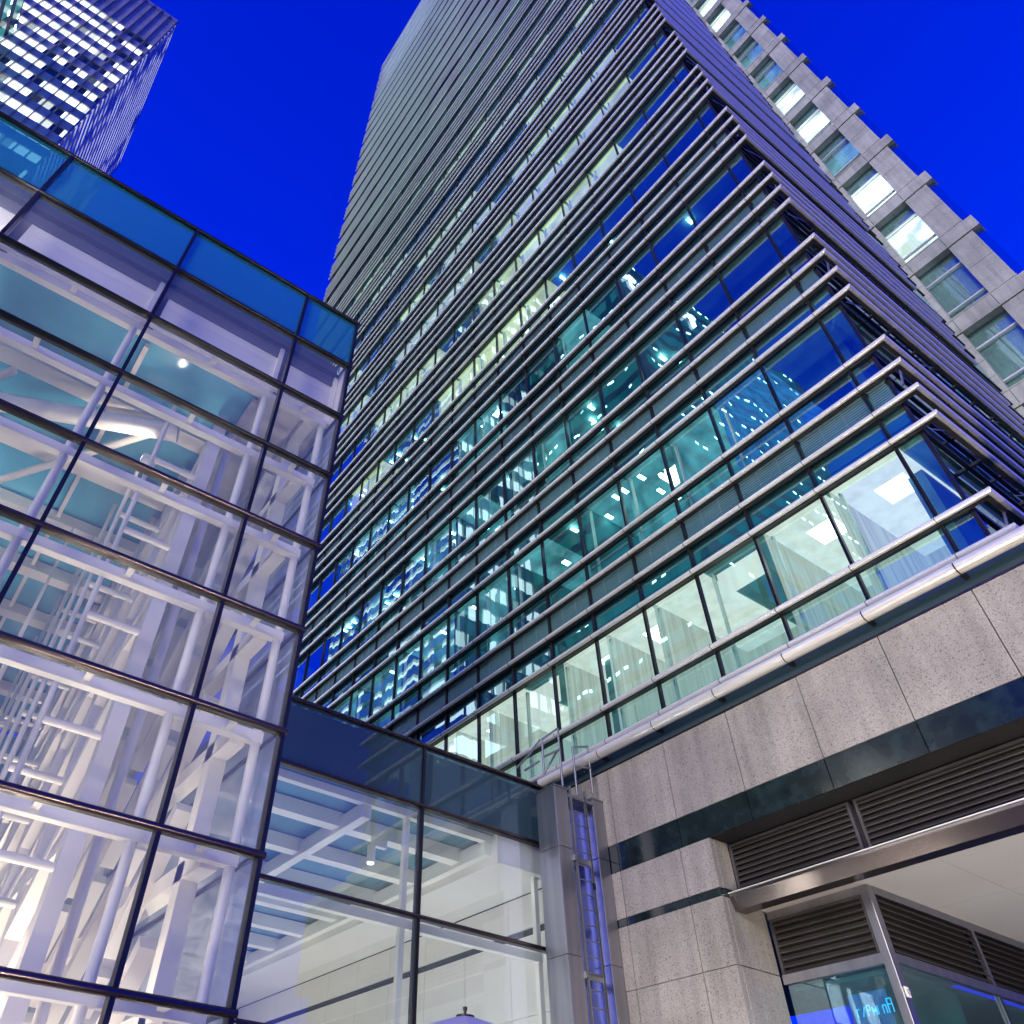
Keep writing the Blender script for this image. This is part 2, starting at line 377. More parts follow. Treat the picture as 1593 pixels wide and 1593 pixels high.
# rooms whose ceilings, walls and blinds glow in place of lamplight: (storey, bay) -> material ; ceiling quad + optional roller blind + optional luminaire
def glowing_room(k,b,mat='glow_w',lum=True,blind=0.0,depth=2.6,side=0):
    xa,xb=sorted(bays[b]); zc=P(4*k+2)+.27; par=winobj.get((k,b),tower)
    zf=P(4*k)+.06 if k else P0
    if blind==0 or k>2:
        m=MB(); m.quad((xa-.0,YG+.20,zc),(xb-.03,YG+.20,zc),(xb-.03,YG+3.6,zc),(xa-.0,YG+3.6,zc)); m.build('glowing_ceiling',mat,par)
        m=MB(); m.quad((xa+.0,YG+.30,zf),(xa+.0,YG+3.6,zf),(xa+.0,YG+3.6,zc),(xa+.0,YG+.30,zc)); m.quad((xa,YG+3.6,zf),(xb,YG+3.6,zf),(xb,YG+3.6,zc),(xa,YG+3.6,zc)); m.build('glowing_room_wall','glow_wall' if mat in('glow_w','glow_y') else mat,par)
    if blind>0:
        z1,z2=P(4*k+1),P(4*k+2)
        MB().quad((xa+.28,YG+.22,z2-.10-blind*(z2-z1-.1)),(xb-.06,YG+.22,z2-.10-blind*(z2-z1-.1)),(xb-.06,YG+.22,z2-.10),(xa+.28,YG+.22,z2-.10)).build('roller_blind',mat,par)
    if lum:
        cx=(xa+xb)/2+.1
        MB().box(cx-.3,cx+.3,YG+1.0,YG+1.6,zc-.03,zc-.005).build('luminaire','panel_l',par)
    MB().box(xa+.19,xa+.235,YG+.16,YG+.24,P(4*k)+.05 if k else P0+.03,P(4*k+2)-.06).build('blind_track','white',par)
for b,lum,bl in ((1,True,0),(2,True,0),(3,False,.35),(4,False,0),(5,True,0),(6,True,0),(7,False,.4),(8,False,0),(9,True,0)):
    glowing_room(0,b,'glow_w',lum,bl)
for b in (10,11,12,14,15): glowing_room(0,b,'glow_w',b%2,0)
# second storey: blue striped blinds and teal rooms added for the teal glow of the glass
for b,mt in ((2,'glow_b'),(3,'glow_c'),(4,'glow_c'),(5,'glow_c'),(7,'glow_c'),(8,'glow_c'),(9,'glow_c'),(10,'glow_c'),(11,'glow_c'),(12,'glow_c'),(13,'glow_c'),(14,'glow_c'),(15,'glow_c')):
    glowing_room(1,b,mt,b in (4,8,11,13),0)
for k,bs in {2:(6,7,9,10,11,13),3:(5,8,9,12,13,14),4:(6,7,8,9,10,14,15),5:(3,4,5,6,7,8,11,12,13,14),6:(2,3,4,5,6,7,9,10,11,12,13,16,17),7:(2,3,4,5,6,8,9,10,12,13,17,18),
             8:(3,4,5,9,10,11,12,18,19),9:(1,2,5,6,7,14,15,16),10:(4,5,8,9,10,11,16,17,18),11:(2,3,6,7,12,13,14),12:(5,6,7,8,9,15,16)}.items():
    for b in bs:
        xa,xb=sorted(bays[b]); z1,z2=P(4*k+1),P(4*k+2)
        mt='glow_c' if k<4 else 'glow_y' if (k in (5,4,8) or random.random()<.3) else 'glow_w'
        glowing_room(k,b,mt,random.random()<.35,random.choice((0,.5,1.0)))
rd=random.Random(11)  # small glowing boxes added to imitate sparkle in the glass
for k in range(1,7):
    for b in range(2,19):
        if (k,b) not in winobj or rd.random()<(.25 if 3<b<14 else .6): continue
        xa,xb=sorted(bays[b]); zc=P(4*k+2)+.22; m=MB()
        for _ in range(rd.choice((2,3,4,5))):
            x=rd.uniform(xa+.1,xb-.15); y=YG+rd.choice((.6,1.0,1.4,1.9)); m.box(x-.05,x+.05,y-.12,y+.12,zc-.03,zc)
        m.build('glint_boxes','glint_t',winobj[(k,b)])
um=MB()
for k in range(13,NK):
    um.quad((XL+1,YG+.3,P(4*k+1)),(XG-.3,YG+.3,P(4*k+1)),(XG-.3,YG+.3,P(4*k+2)),(XL+1,YG+.3,P(4*k+2)))
um.build('upper_blinds','upwin',tower)
# red seat row in the low window beside the lit room
rb=MB()
for x in (-4.2,-3.85): rb.box(x,x+.3,YG+.3,YG+.5,P0+.02,P0+.28)
rb.build('red_boxes','red',winobj[(0,1)],.03)
# left end face and roof of the tower
MB().box(XL+.45,XL+.55,YG-.1,YW+12,P0,ZTOP).build('end_wall','concrete',tower)
MB().box(XL+.3,XG-.1,YG+.05,YW+12,ZTOP-.4,ZTOP+.6).build('roof','lilac',tower)
# side face glass
sg=MB(); sb=MB()
for k in range(NK):
    for (a,b_) in ((12.05,13.9),(13.96,15.8),(15.86,17.7),(17.76,19.6),(19.66,21.5),(21.56,24.3)):
        for (u,v) in ((4*k if k else 0,4*k+1),(4*k+1,4*k+2),(4*k+2,4*k+3),(4*k+3,4*k+4)):
            sg.quad((XG,a,P(u)+.04),(XG,b_,P(u)+.04),(XG,b_,P(v)-.05),(XG,a,P(v)-.05))
sg.build('side_windows','tglass2',tower)
MB().box(XG-.9,XG-.6,YG+1.2,YW+8,P0,ZTOP).build('side_inner_wall','interior',tower)
# diagonal struts carrying the side rails
st=MB()
for k in range(0,12):
    for y in (12.3,15.1,17.9):
        st.beam((XG+.08,y,P(4*k)),(XS-.10,y,P(4*k+1)-.04),.035,.035); pass
        st.tube((XG+.12,y-.3,P(4*k+2)),(XS-.14,y+1.1,P(4*k+3)),.014,6)
st.build('side_struts','slat',tower)
# big pipe below the glass, ledge, granite
pp0=None
x_edges=[-3.01-.03-m_*W for m_ in range(-2,6)]
for a,b_ in zip(x_edges[:-1],x_edges[1:]):
    o=MB().tube((b_+.012,11.50,9.235),(a-.012,11.50,9.235),.105,24).build('guard_pipe','steel',tower)
    MB().tube((b_-.012,11.50,9.235),(b_+.012,11.50,9.235),.098,16).box(b_-.03,b_+.03,11.55,11.72,9.13,9.20).build('joint_collar','black',o)
o=MB().tube((-12.6,11.50,9.235),(x_edges[-1]-.012,11.50,9.235),.105,24).build('guard_pipe','steel',tower)
MB().box(-12.9,.3,11.74,11.76,8.96,9.46).build('ledge_glass','sglass',tower)
MB().box(-12.9,.3,11.80,YG+.02,8.93,9.50).build('ledge_backing','lilac',tower)
MB().box(-12.9,.3,11.69,11.78,8.94,8.975).build('ledge_trim','plum',tower)
MB().box(-12.9,.3,11.66,11.72,9.42,9.47).build('upper_ledge_trim','steel',tower)
XE=[-12.9,-12.28,-10.77,-9.23,-7.69,-6.155,-4.61,-3.07,-1.53,0.3]
g=.009
def panelrow(name,mat,z0,z1,edges,y0=11.70,y1=11.80,bev=.004):
    mb=MB()
    for a,b_ in zip(edges[:-1],edges[1:]): mb.box(a+g,b_-g,y0,y1,z0+g*.6,z1-g*.6)
    return mb.build(name,mat,tower)
XEU=[-11.9,-10.77,-9.23,-7.69,-6.155,-4.61,-3.07,-1.53,0.3]
XEL=[-11.9,-10.77,-9.30,-8.62]
panelrow('granite_panels','granite',7.47,8.94,XEU)
panelrow('dark_stone_band','dkstone',6.97,7.47,XEU)
panelrow('granite_panels','granite',6.17,6.97,XEL)
panelrow('dark_stone_band','dkstone',6.04,6.17,XEL)
panelrow('granite_panels','granite',5.05,6.04,XEL)
panelrow('granite_panels','granite',3.60,5.05,XEL)
panelrow('granite_panels','granite',0.13,3.60,XEL)
MB().box(-12.0,.4,11.81,12.1,6.99,8.92).build('base_wall','backing',tower)
MB().box(-12.0,-8.66,11.81,12.6,0,6.95).build('pier_core','backing',tower)
# pier return (faces +x)
pr=MB()
for z0,z1,y1 in ((6.17,6.97,12.14),(5.05,6.04,12.72),(3.6,5.05,12.72),(.13,3.6,12.72)):
    pr.box(-8.66,-8.617,11.806,y1,z0+g,z1-g)
pr.build('pier_return','granite',tower)
MB().box(-8.66,-8.615,11.806,12.72,6.045,6.165).build('pier_return_band','dkstone',tower)
# soffit over the upper louvre
MB().box(-8.6,.4,11.72,12.6,6.975,6.985).build('louvre_soffit','backing',tower)
def bigl(name,x0,x1,y,z0,z1,n,par):
    f=MB(); f.box(x0,x0+.05,y-.06,y,z0,z1); f.box(x1-.05,x1,y-.06,y,z0,z1); f.box(x0+.05,x1-.05,y-.06,y,z1-.04,z1)
    o=f.build(name,'slat_d',par)
    mb=MB()
    for s in range(n):
        z=z0+(z1-z0)*(s+.4)/n; mb.beam((x0+.05,y-.02,z),(x1-.05,y-.02,z),.085,.012,(0,-1.2,1)); mb.box(x0+.05,x1-.05,y-.062,y-.05,z-.042,z-.028)
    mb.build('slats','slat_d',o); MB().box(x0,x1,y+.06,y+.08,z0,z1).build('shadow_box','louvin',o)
    return o
bigl('wall_louvre',-8.60,-6.25,12.20,6.16,6.93,9,tower)
bigl('wall_louvre',-6.17,-3.0,12.20,6.16,6.93,9,tower)
bigl('wall_louvre',-2.95,.3,12.20,6.16,6.93,9,tower)
# canopy nose, soffit
cn=MB(); cn.sweep([(0,0),(.07,.20),(.07,.245),(-.25,.245),(-.25,0)],[(-8.6,11.93,5.84),(.4,11.93,5.84)],[(0,-1,0),(0,-1,0)],False)
cn.build('canopy_fascia','fascia',tower)
MB().box(-8.6,.4,11.84,11.88,6.085,6.10).build('canopy_drip','steel',tower)
cs=MB()
for i in range(9):
    for j in range(5): cs.box(-8.6+1.55*i+.004,-8.6+1.55*(i+1)-.004,12.19+2.4*j+.004,12.19+2.4*(j+1)-.004,5.98,6.02)
cs.build('canopy_soffit','soffit',tower); MB().box(-8.6,6,12.19,24,6.021,6.05).build('soffit_backing','backing',tower)
dl=MB()
for x in (-4.6,-1.5): dl.tube((x,16.0,5.955),(x,16.0,5.979),.09,20)
dl.build('soffit_downlights','black',tower)
# shop front
SY=12.75; SX=-6.72
MB().box(SX-.14,SX,SY-.02,SY+.14,.13,5.97).build('shop_corner_post','steel_g',tower,.006)
sf=MB(); sf.box(-8.6,SX-.14,SY,SY+.10,5.86,5.975); sf.box(-8.6,SX-.14,SY,SY+.10,4.93,5.06); sf.box(SX-.10,SX,SY+.14,21,5.86,5.975); sf.box(SX-.10,SX,SY+.14,21,4.93,5.06)
for y in (15.6,18.4): sf.box(SX-.06,SX+.004,y-.04,y+.04,5.06,5.86)
sf.build('shop_frame','steel_g',tower)
bigl('shop_louvre',-8.60,SX-.15,SY+.08,5.06,5.86,8,tower)
for y0,y1 in ((12.92,15.55),(15.65,18.35),(18.45,21)):
    mb=MB()
    for s in range(8):
        z=5.08+.78*(s+.4)/8; mb.beam((SX-.03,y0,z),(SX-.03,y1,z),.085,.012,(1.2,0,1)); mb.box(SX-.004,SX+.006,y0,y1,z-.042,z-.028)
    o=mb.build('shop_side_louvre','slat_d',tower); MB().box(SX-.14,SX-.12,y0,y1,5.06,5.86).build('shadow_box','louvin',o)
MB().quad((-8.58,SY+.05,.2),(SX-.15,SY+.05,.2),(SX-.15,SY+.05,4.93),(-8.58,SY+.05,4.93)).build('shop_window','tglass2',tower)
for y0,y1 in ((12.92,15.55),(15.62,18.35)):
    MB().quad((SX-.03,y0,.2),(SX-.03,y1,.2),(SX-.03,y1,4.93),(SX-.03,y0,4.93)).build('shop_side_window','tglass2',tower)
MB().box(SX-.05,SX+.01,15.56,15.61,.13,4.93).build('shop_mullion','mull',tower)
MB().box(-8.55,SX-.2,SY+1.8,SY+1.9,.2,4.9).build('shop_back_wall','interior',tower)
MB().box(-8.55,SX-.2,SY+.2,20,4.86,4.92).build('shop_ceiling','interior',tower)
MB().quad((-7.9,SY+.5,4.2),(-7.25,SY+.5,4.2),(-7.25,SY+.5,4.75),(-7.9,SY+.5,4.75)).build('shop_poster','glow_b',tower)
# neon reflection imitated by added glowing strokes (mirrored, unreadable) behind the shop glass
def neon():
    root=thing('neon_reflection','small blue glowing strokes imitating neon lettering reflected in the shop window below the louvre','sign',(-7.5,SY+.35,4.45))
    mb=MB(); x=-7.72
    strokes=[[(0,0),(.0,.10),(.05,.10)],[(0,0),(.05,.12)],[(0,.0),(0,.13),(.05,.13),(.05,.07),(0,.07)],[(0,0),(.0,.1),(.03,.04),(.06,.1),(.06,0)],[(0,0),(0,.11)],[(0,0),(0,.1),(.05,.1),(.05,0)],[(0,0),(0,.17),(.07,.17),(.07,.10),(0,.10),(.07,.10),(.07,0)]]
    for s in strokes:
        mb.path([(x+p[0],SY+.35,4.42+p[1]) for p in s],.008,6); x+=.085
    mb.build('letters','neon',root)
neon()
ic=thing('round_intercom','small round blue faced intercom on the right side of the steel shop post','intercom',(SX+.02,SY+.07,4.55))
MB().box(SX+.002,SX+.022,SY+.03,SY+.12,4.49,4.62).build('case','white',ic,.006)
MB().tube((SX+.022,SY+.075,4.555),(SX+.034,SY+.075,4.555),.032,20).build('button','canvas',ic)

# granite wing at the end of the side face
wing=MB().box(-2.62,.0,YW+.35,YW+14,P0,ZTOP).build('stone_wing','granite_far',tower)
wp=MB(); sd=MB()
br_m=glow('bright_room',(1,1,.92),4.5,1,.8,(1,1,1),.3); dm_m=glow('dim_room',(.35,.65,.85),1.1,1,.8,(1,1,1),.4)
WX0,WX1=-2.31,-.91
for k in range(0,NK-1):
    zt=30.34+(k-4)*H; zb=zt-3.38; zn=zb+H
    if zb<P0: zb=P0
    # jambs, right field with joints, spandrel
    hs=[zb+(zt-zb)*i/4 for i in range(5)]
    for i in range(4): wp.box(-2.62,WX0-g,YW,YW+.3,hs[i]+g,hs[i+1]-g)
    for i in range(2):
        za,zz=zb+(zt-zb)*i/2,zb+(zt-zb)*(i+1)/2
        wp.box(WX1+g,.04,YW,YW+.3,za+g,zz-g)
    wp.box(-2.62,WX0-g,YW-.04,YW+.3,zt+g,zn-g); wp.box(WX0+g,WX1-g,YW-.04,YW+.3,zt+g,zn-g); wp.box(WX1+g,.04,YW-.04,YW+.3,zt+g,zn-g)
    wp.box(-2.62,.06,YW-.06,YW-.04,zt-.02,zt+.05); wp.box(-2.62,.06,YW-.06,YW-.04,zn-.05,zn+.01)
    wn_=MB().quad((WX0,YW+.26,zb),(WX1,YW+.26,zb),(WX1,YW+.26,zt),(WX0,YW+.26,zt)).build('wing_window','tglass',wing)
    for z in (zt-.89,zt-2.79): MB().box(WX0,WX1,YW+.17,YW+.27,z-.035,z+.035).build('wing_window_bar','steel',wing)
    if k in (5,6,8,9,13,14): MB().quad((WX0,YW+.34,zb+.5),(WX1,YW+.34,zb+.5),(WX1,YW+.34,zt-.9),(WX0,YW+.34,zt-.9)).build('wing_blind',br_m,wing)
    elif k in (7,10,11,12,15): MB().quad((WX0,YW+.34,zb+.7),(WX1,YW+.34,zb+.7),(WX1,YW+.34,zt-1.2),(WX0,YW+.34,zt-1.2)).build('wing_blind',dm_m,wing)
    MB().box(.04,.36,YW+.0,YW+.5,zt+.05,zn-.05).build('wing_ledge','granite_far',wing)
    sd.quad((.30,YW+.2,zb),(.30,YW+.2,zt),(.04,YW+.1,zt),(.04,YW+.1,zb))
wp.build('wing_panels','granite_far',wing)
sd.build('wing_side_glass','tglass2',wing)


# ------------------------------------------------------------------ GLASS ATRIUM
XA=-10.354
ZR=[18.355,16.537,14.676,12.797,10.904,9.040,7.189,5.398,3.603,1.80,.13]
YC=[4.234,2.801,-.134,-3.069,-6.004,-8.94,-11.87]
atr=thing('glass_atrium','tall glass curtain wall atrium full of white painted steel trusses','atrium',(-18,-2,0))
pane0={}
for r in range(len(ZR)-1):
    for c in range(len(YC)-1):
        mat='pglass' if r==0 else 'aglass'
        w=abs(YC[c]-YC[c+1])
        a=random.uniform(-.003,.003)
        MB().quad((XA+a,YC[c+1]+.03,ZR[r+1]+.03),(XA-a,YC[c]-.03,ZR[r+1]+.03),(XA-a,YC[c]-.03,ZR[r]-.03),(XA+a,YC[c+1]+.03,ZR[r]-.03)).build('glass_pane',mat,atr)
for c,y in enumerate(YC):
    MB().box(XA-.10,XA+.08,y-.034,y+.034,.13,ZR[0]+.02).build('mullion','mull',atr)
for r,z in enumerate(ZR[:-1]):
    m=MB(); m.box(XA-.08,XA+.03,-12,YC[0]+.02,z-.03,z+.03)
    o=m.build('transom','mull',atr)
    m=MB(); m.tube((XA+.06,-12,z),(XA+.06,YC[0]+.06,z),.052 if r>3 else .042,12); m.build('nosing','plum' if r>3 else 'mull',o)
# parapet: horizontal rail behind the top row and back of parapet
MB().box(XA-.75,XA-.6,-12,YC[0]-.2,17.35,17.55).build('parapet_rail','ceil_t',atr)
MB().box(XA-.42,XA-.40,-12,YC[0],16.45,16.62).build('parapet_sill','mull',atr)
# inner white fascia behind the second row
for c in range(len(YC)-1):
    y0,y1=YC[c+1]+.14,YC[c]-.14
    m=MB(); m.box(XA-.50,XA-.45,y0,y1,14.74,15.80); m.box(XA-.50,XA-.455,y0,y1,15.81,16.12)
    m.build('fascia_panel','white2',atr)
    MB().box(XA-.50,XA-.35,YC[c]-.16,YC[c]-.06,14.7,16.4).build('fascia_post','white',atr)
MB().box(-31,XA-.46,-12,YC[0]-.1,16.13,16.95).build('roof_slab','lilac',atr)
MB().box(XA-.44,XA-.42,-12,YC[0]-.1,16.12,16.9).build('fascia_top_shade','concrete',atr)  # dark strip standing in for the shadow along the fascia top
# inner frame: beams behind transoms, pipes behind mullions, small brackets
for r,z in enumerate(ZR[2:],2):
    m=MB(); m.box(XA-.50,XA-.34,-12,YC[0]-.14,z-.09,z+.09); o=m.build('inner_beam','white',atr,.01)
    for y in (3.5,1.33,-1.6,-4.5): MB().box(XA-.34,XA-.09,y-.05,y+.05,z-.03,z+.02).build('bracket','white',o)
for c,y in enumerate(YC):
    MB().tube((XA-.42,y-(.18 if c else .22),.13),(XA-.42,y-(.18 if c else .22),14.7),.075,14).build('inner_post','white',atr)
# roof: teal glass panels with white beams, white soffit strip along the right
MB().box(-31,XA-.64,-12,2.55,14.86,14.92).build('roof_glass','ceil_t',atr)
MB().box(-31,XA-.64,2.56,YC[0]-.02,14.80,14.9).build('roof_soffit','white2',atr)
for i in range(8):
    x=-12.9-2.4*i
    MB().box(x-.22,x+.22,-12,2.9,14.50,14.80).build('roof_beam','white',atr)
    MB().box(x-.45,x+.45,2.45,3.0,14.42,14.5).build('beam_plate','white',atr)
for y,w in ((.05,.05),(2.50,.06),(-3.0,.05),(-6,.05)):
    MB().box(-31,XA-.7,y-w,y+w,14.62,14.72).build('roof_purlin','white',atr)
for y0,y1,x0,x1 in ((-1.5,1.6,-12.0,-16.4),(-3.6,1.0,-12.6,-14.6),(-6.0,-2.0,-13,-19)):
    MB().tube((x0,y1,14.3),(x1,y0,14.1),.09,14).build('roof_tie','white',atr)
# big diagonal tube with floodlight
MB().tube((-12.2,1.4,13.9),(-14.8,-6.0,13.4),.20,20).build('roof_tube','white',atr)
# truss towers on the right: two chords, rungs, diagonals
def truss(x, ya, yb, ztop):
    o=MB().box(x-.15,x+.15,ya-.13,ya+.13,.13,ztop).build('truss_column','white',atr)
    MB().tube((x-.12,yb,.13),(x-.12,yb,ztop),.085,14).build('truss_pipe','white',o)
    z=ztop-1.9
    while z>1.5:
        MB().tube((x+.05,ya-1.0,z),(x+.05,ya-.1,z),.062,14).build('rung','white',o); z-=1.865
    MB().tube((x+.02,ya-1.03,.13),(x+.02,ya-1.03,ztop),.045,10).build('truss_rod','white',o)
    return o
xs=[-11.9,-13.9,-16.0,-18.2,-20.6,-23.2]
for i,x in enumerate(xs): truss(x,2.12,2.48,14.5)
for i in range(len(xs)-1):
    for zz in (13.6,11.75,9.9,8.05,6.2,4.35,2.5):
        for y in (2.12,3.55):
            a=(xs[i]-.1,y,zz+.2); b=(xs[i+1]+.1,y,zz-1.45)
            if max(a[2],b[2])<14.6: MB().beam(a,b,.22,.26,(0,1,0)).build('diagonal_brace','white',atr)
for i,x in enumerate(xs[:-1]):
    for zz in (12.9,9.2,5.5):
        MB().box(xs[i+1]+.13,x-.13,2.0,2.24,zz-.1,zz+.1).build('truss_beam','white',atr)
# inner stair cage (thin bars) further in
for x in (-17.0,):
    for y in (.5,1.0):
        MB().beam((x,y,.13),(x,y,14.4),.06,.10).build('stair_post','white',atr)
    for z in (12.6,10.8,9.0,7.2,5.4):
        MB().beam((x,.5,z),(x-2.1,.5,z-1.7),.05,.12).build('stair_stringer','white',atr)
        MB().box(x-.05,x+.05,.5,1.0,z-.04,z+.04).build('stair_bar','white',atr)
# right side wall of the atrium (faces +y)
for i in range(7):
    x0=XA-.1-2.93*i; x1=x0-2.87
    for r in range(1,len(ZR)-1):
        if r==1: mat='white2'; MB().box(x1,x0,YC[0]-.05,YC[0]-.02,ZR[2]+.03,ZR[1]-.03).build('side_fascia',mat,atr)
        else: MB().quad((x1,YC[0]-.02,ZR[r+1]+.03),(x0,YC[0]-.02,ZR[r+1]+.03),(x0,YC[0]-.02,ZR[r]-.03),(x1,YC[0]-.02,ZR[r]-.03)).build('side_pane','mglass',atr)
    MB().box(x1-.03,x1+.03,YC[0]-.09,YC[0]+.03,.13,ZR[0]).build('side_mullion','mull',atr)
    MB().box(x0-1.35,x0-1.05,YC[0]-.62,YC[0]-.36,.13,14.7).build('side_post','white',atr)
for z in ZR[2:-1]:
    MB().box(-31,XA-.1,YC[0]-.06,YC[0]+.02,z-.03,z+.03).build('side_transom','mull',atr)
    MB().box(-31,XA-.5,YC[0]-.62,YC[0]-.36,z-.14,z+.12).build('side_beam','white',atr)
MB().box(-31,XA-.1,YC[0]-.03,YC[0]+.03,ZR[1],ZR[1]+.08).build('side_coping','mull',atr)
# rear wall with white frame
MB().box(-31.2,-31,-12,YC[0],0,14.8).build('rear_wall','ceil_t',atr)
for z in (3,6,9,12): MB().box(-31,-30.8,-12,YC[0],z-.15,z+.15).build('rear_beam','white',atr)
MB().box(-31,XA-.6,-12.3,-12.1,0,18.3).build('far_end_wall','white2',atr)
MB().box(-31,XA-.1,-12,YC[0],.02,.12).build('floor','white2',atr)
# floor decks / walkways inside, low
MB().box(-31,-11.3,-12,.6,3.1,3.3).build('walkway_deck','white2',atr)
MB().tube((-11.2,-4,2.6),(-11.2,1.9,2.95),.16,16).tube((-11.2,1.9,2.95),(-11.2,2.4,2.97),.12,16).build('low_duct','white',atr)
MB().tube((-11.6,-4,2.0),(-11.3,2.2,2.5),.13,16).build('low_duct','white',atr)

# ------------------------------------------------------------------ GLASS LOBBY
XL2=-11.84
lob=thing('glass_lobby','low glass lobby between the atrium and the granite wall with blue parapet panels','lobby',(-18,8,0))
ZL=[8.673,7.497,5.66,3.82,2.0,.13]; YL=[4.30,7.823,10.837]
for r in range(5):
    for c in range(2):
        MB().quad((XL2,YL[c]+.03,ZL[r+1]+.03),(XL2,YL[c+1]-.03,ZL[r+1]+.03),(XL2,YL[c+1]-.03,ZL[r]-.03),(XL2,YL[c]+.03,ZL[r]-.03)).build('parapet_panel' if r==0 else 'glass_pane','sglass' if r==0 else 'bglass',lob)
for y in YL[1:]: MB().box(XL2-.1,XL2+.05,y-.028,y+.028,.13,ZL[0]).build('mullion','mull',lob)
for r,z in enumerate(ZL[:-1]):
    o=MB().box(XL2-.08,XL2+.02,YL[0],YL[2],z-.03,z+.03).build('transom','mull',lob)
    MB().tube((XL2+.045,YL[0],z),(XL2+.045,YL[2]+.03,z),.038,12).build('nosing','plum',o)
MB().box(XL2-.22,XL2-.14,YL[0],YL[2],7.52,8.64).build('parapet_backing',plain('slate_blue_panel',(.12,.17,.24),.4,0,.05,.4),lob)
for z in (7.44,5.60,3.76): MB().box(XL2-.40,XL2-.26,YL[0],YL[2]-.05,z-.07,z+.07).build('inner_beam','white',lob)
for y in (7.72,10.74): MB().box(XL2-.38,XL2-.28,y-.05,y+.05,.13,7.4).build('inner_post','white',lob)
MB().box(-33,XL2-.25,YL[0],9.65,7.50,7.56).build('roof_glass','ceil_l',lob)
for i in range(12):
    x=-13.1-1.62*i
    MB().box(x-.13,x+.13,YL[0],9.7,7.22,7.48).build('roof_beam','white',lob)
for y in (6.85,9.6): MB().box(-33,XL2-.3,y-.09,y+.09,7.14,7.40).build('main_beam','white',lob)
MB().box(-33,XL2-.1,9.66,11.2,6.98,7.50).build('bulkhead','white2',lob)
wl=MB()
for i in range(14):
    for z0,z1 in ((6.35,6.96),(4.9,6.22),(3.4,4.9),(1.8,3.4),(.13,1.8)):
        wl.box(XL2-.2-1.5*(i+1)+.006,XL2-.2-1.5*i-.006,11.20,11.26,z0+.006,z1-.006)
wl.build('inner_wall','white2',lob)
MB().box(-33,XL2-.1,11.27,11.4,.13,7.5).build('wall_core','backing',lob)
MB().box(-33,XL2-.2,YL[0],11.2,.02,.12).build('floor','white2',lob)
MB().box(-33.2,-33,YL[0],11.4,0,7.5).build('rear_wall','white2',lob)
MB().box(-33,XL2-.24,YL[0],10.9,8.55,8.6).build('roof_deck','concrete',lob)

# dome camera fitting hanging from the lobby roof
dc=thing('lobby_camera','small white cylindrical camera hanging under the lobby roof behind the parapet glass','lamp',(-12.9,7.6,7.0))
MB().tube((-12.9,7.45,6.72),(-12.9,7.45,7.02),.075,20).build('housing','white',dc)
MB().tube((-12.9,7.45,6.70),(-12.9,7.45,6.72),.06,20).build('lens',glow('warm_lens',(1,.9,.75),6),dc)  # glow added to the camera's lens
MB().box(-12.95,-12.85,7.45,7.75,7.02,7.2).build('arm','white',dc)

# ------------------------------------------------------------------ steel pillars, recess, ladder
def pillar(y0,y1,label,x0=-11.55):
    t=thing('steel_pillar',label,'pillar',(-11.3,(y0+y1)/2,0))
    for z0,z1 in ((.13,3.6),(3.606,5.41),(5.416,7.20),(7.206,8.34)):
        MB().box(x0,-11.0,y0,y1,z0,z1).build('cladding_panel','steel_g',t,.008)
    MB().box(x0-.01,-10.985,y0-.012,y1+.012,8.34,8.37).build('cap','steel_g',t)
    return t
pillar(10.38,10.73,'tall brushed steel clad pillar between the lobby glass and the ladder')
pillar(11.40,11.685,'tall brushed steel clad pillar between the ladder and the granite wall')
rp=MB().box(-11.25,-11.20,10.735,11.395,.13,8.22).build('recess_panel',plain('sky_tinted_steel',(.16,.20,.62),.2,.85,.06,1))  # sky reflection put into the panel's blue base colour
tag(rp,'smooth steel panel set back behind the ladder between two pillars','panel')
lad=thing('wall_ladder','narrow galvanised ladder rising between the two steel pillars to a roof handrail','ladder',(-10.95,10.9,0))
LX=-10.99; LY0,LY1=10.79,11.17
for y in (LY0,LY1): MB().box(LX-.03,LX+.03,y-.011,y+.011,1.0,8.42).build('stringer','slat',lad)
rung0=None
for i in range(28):
    z=1.2+i*.25
    if rung0 is None: rung0=MB().tube((LX,LY0,z),(LX,LY1+.02,z),.011,8).build('rung','slat',lad)
    else: copy_part(rung0,(0,0,i*.25),lad)
for z in (7.05,5.15,3.2): MB().box(LX-.2,LX+.04,LY0-.07,LY0-.02,z-.05,z+.05).box(LX-.06,LX-.03,LY0-.07,LY1+.06,z-.05,z+.05).build('wall_bracket','slat',lad)
MB().tube((LX+.06,LY1-.05,1.0),(LX+.06,LY1-.05,8.3),.008,6).box(LX+.04,LX+.08,LY1-.07,LY1-.03,6.55,6.66).build('safety_cable','black',lad)
hr=thing('roof_handrail','galvanised tube handrail with sloping braces standing on the lobby roof above the ladder','railing',(-11.4,10.6,8.4))
def rod(pts,rad=.023,name='rail_bar'): 
    MB().path(pts,rad,8).build(name,'slat',hr)
for y0 in (10.62,):
    rod([(-11.0,10.62,8.38),(-11.0,10.62,9.62)]); rod([(-11.0,10.15,8.5),(-11.0,10.15,9.22)]) 
    rod([(-11.0,10.15,9.22),(-11.0,10.62,9.62)]); rod([(-11.0,10.15,8.85),(-11.0,10.62,9.15)])
    rod([(-11.0,10.10,9.20),(-11.0,9.75,8.75),(-11.3,9.70,8.6)]); rod([(-11.1,10.14,8.8),(-11.3,9.9,8.6)])
    rod([(-11.0,10.55,9.1),(-11.25,10.4,8.7)])
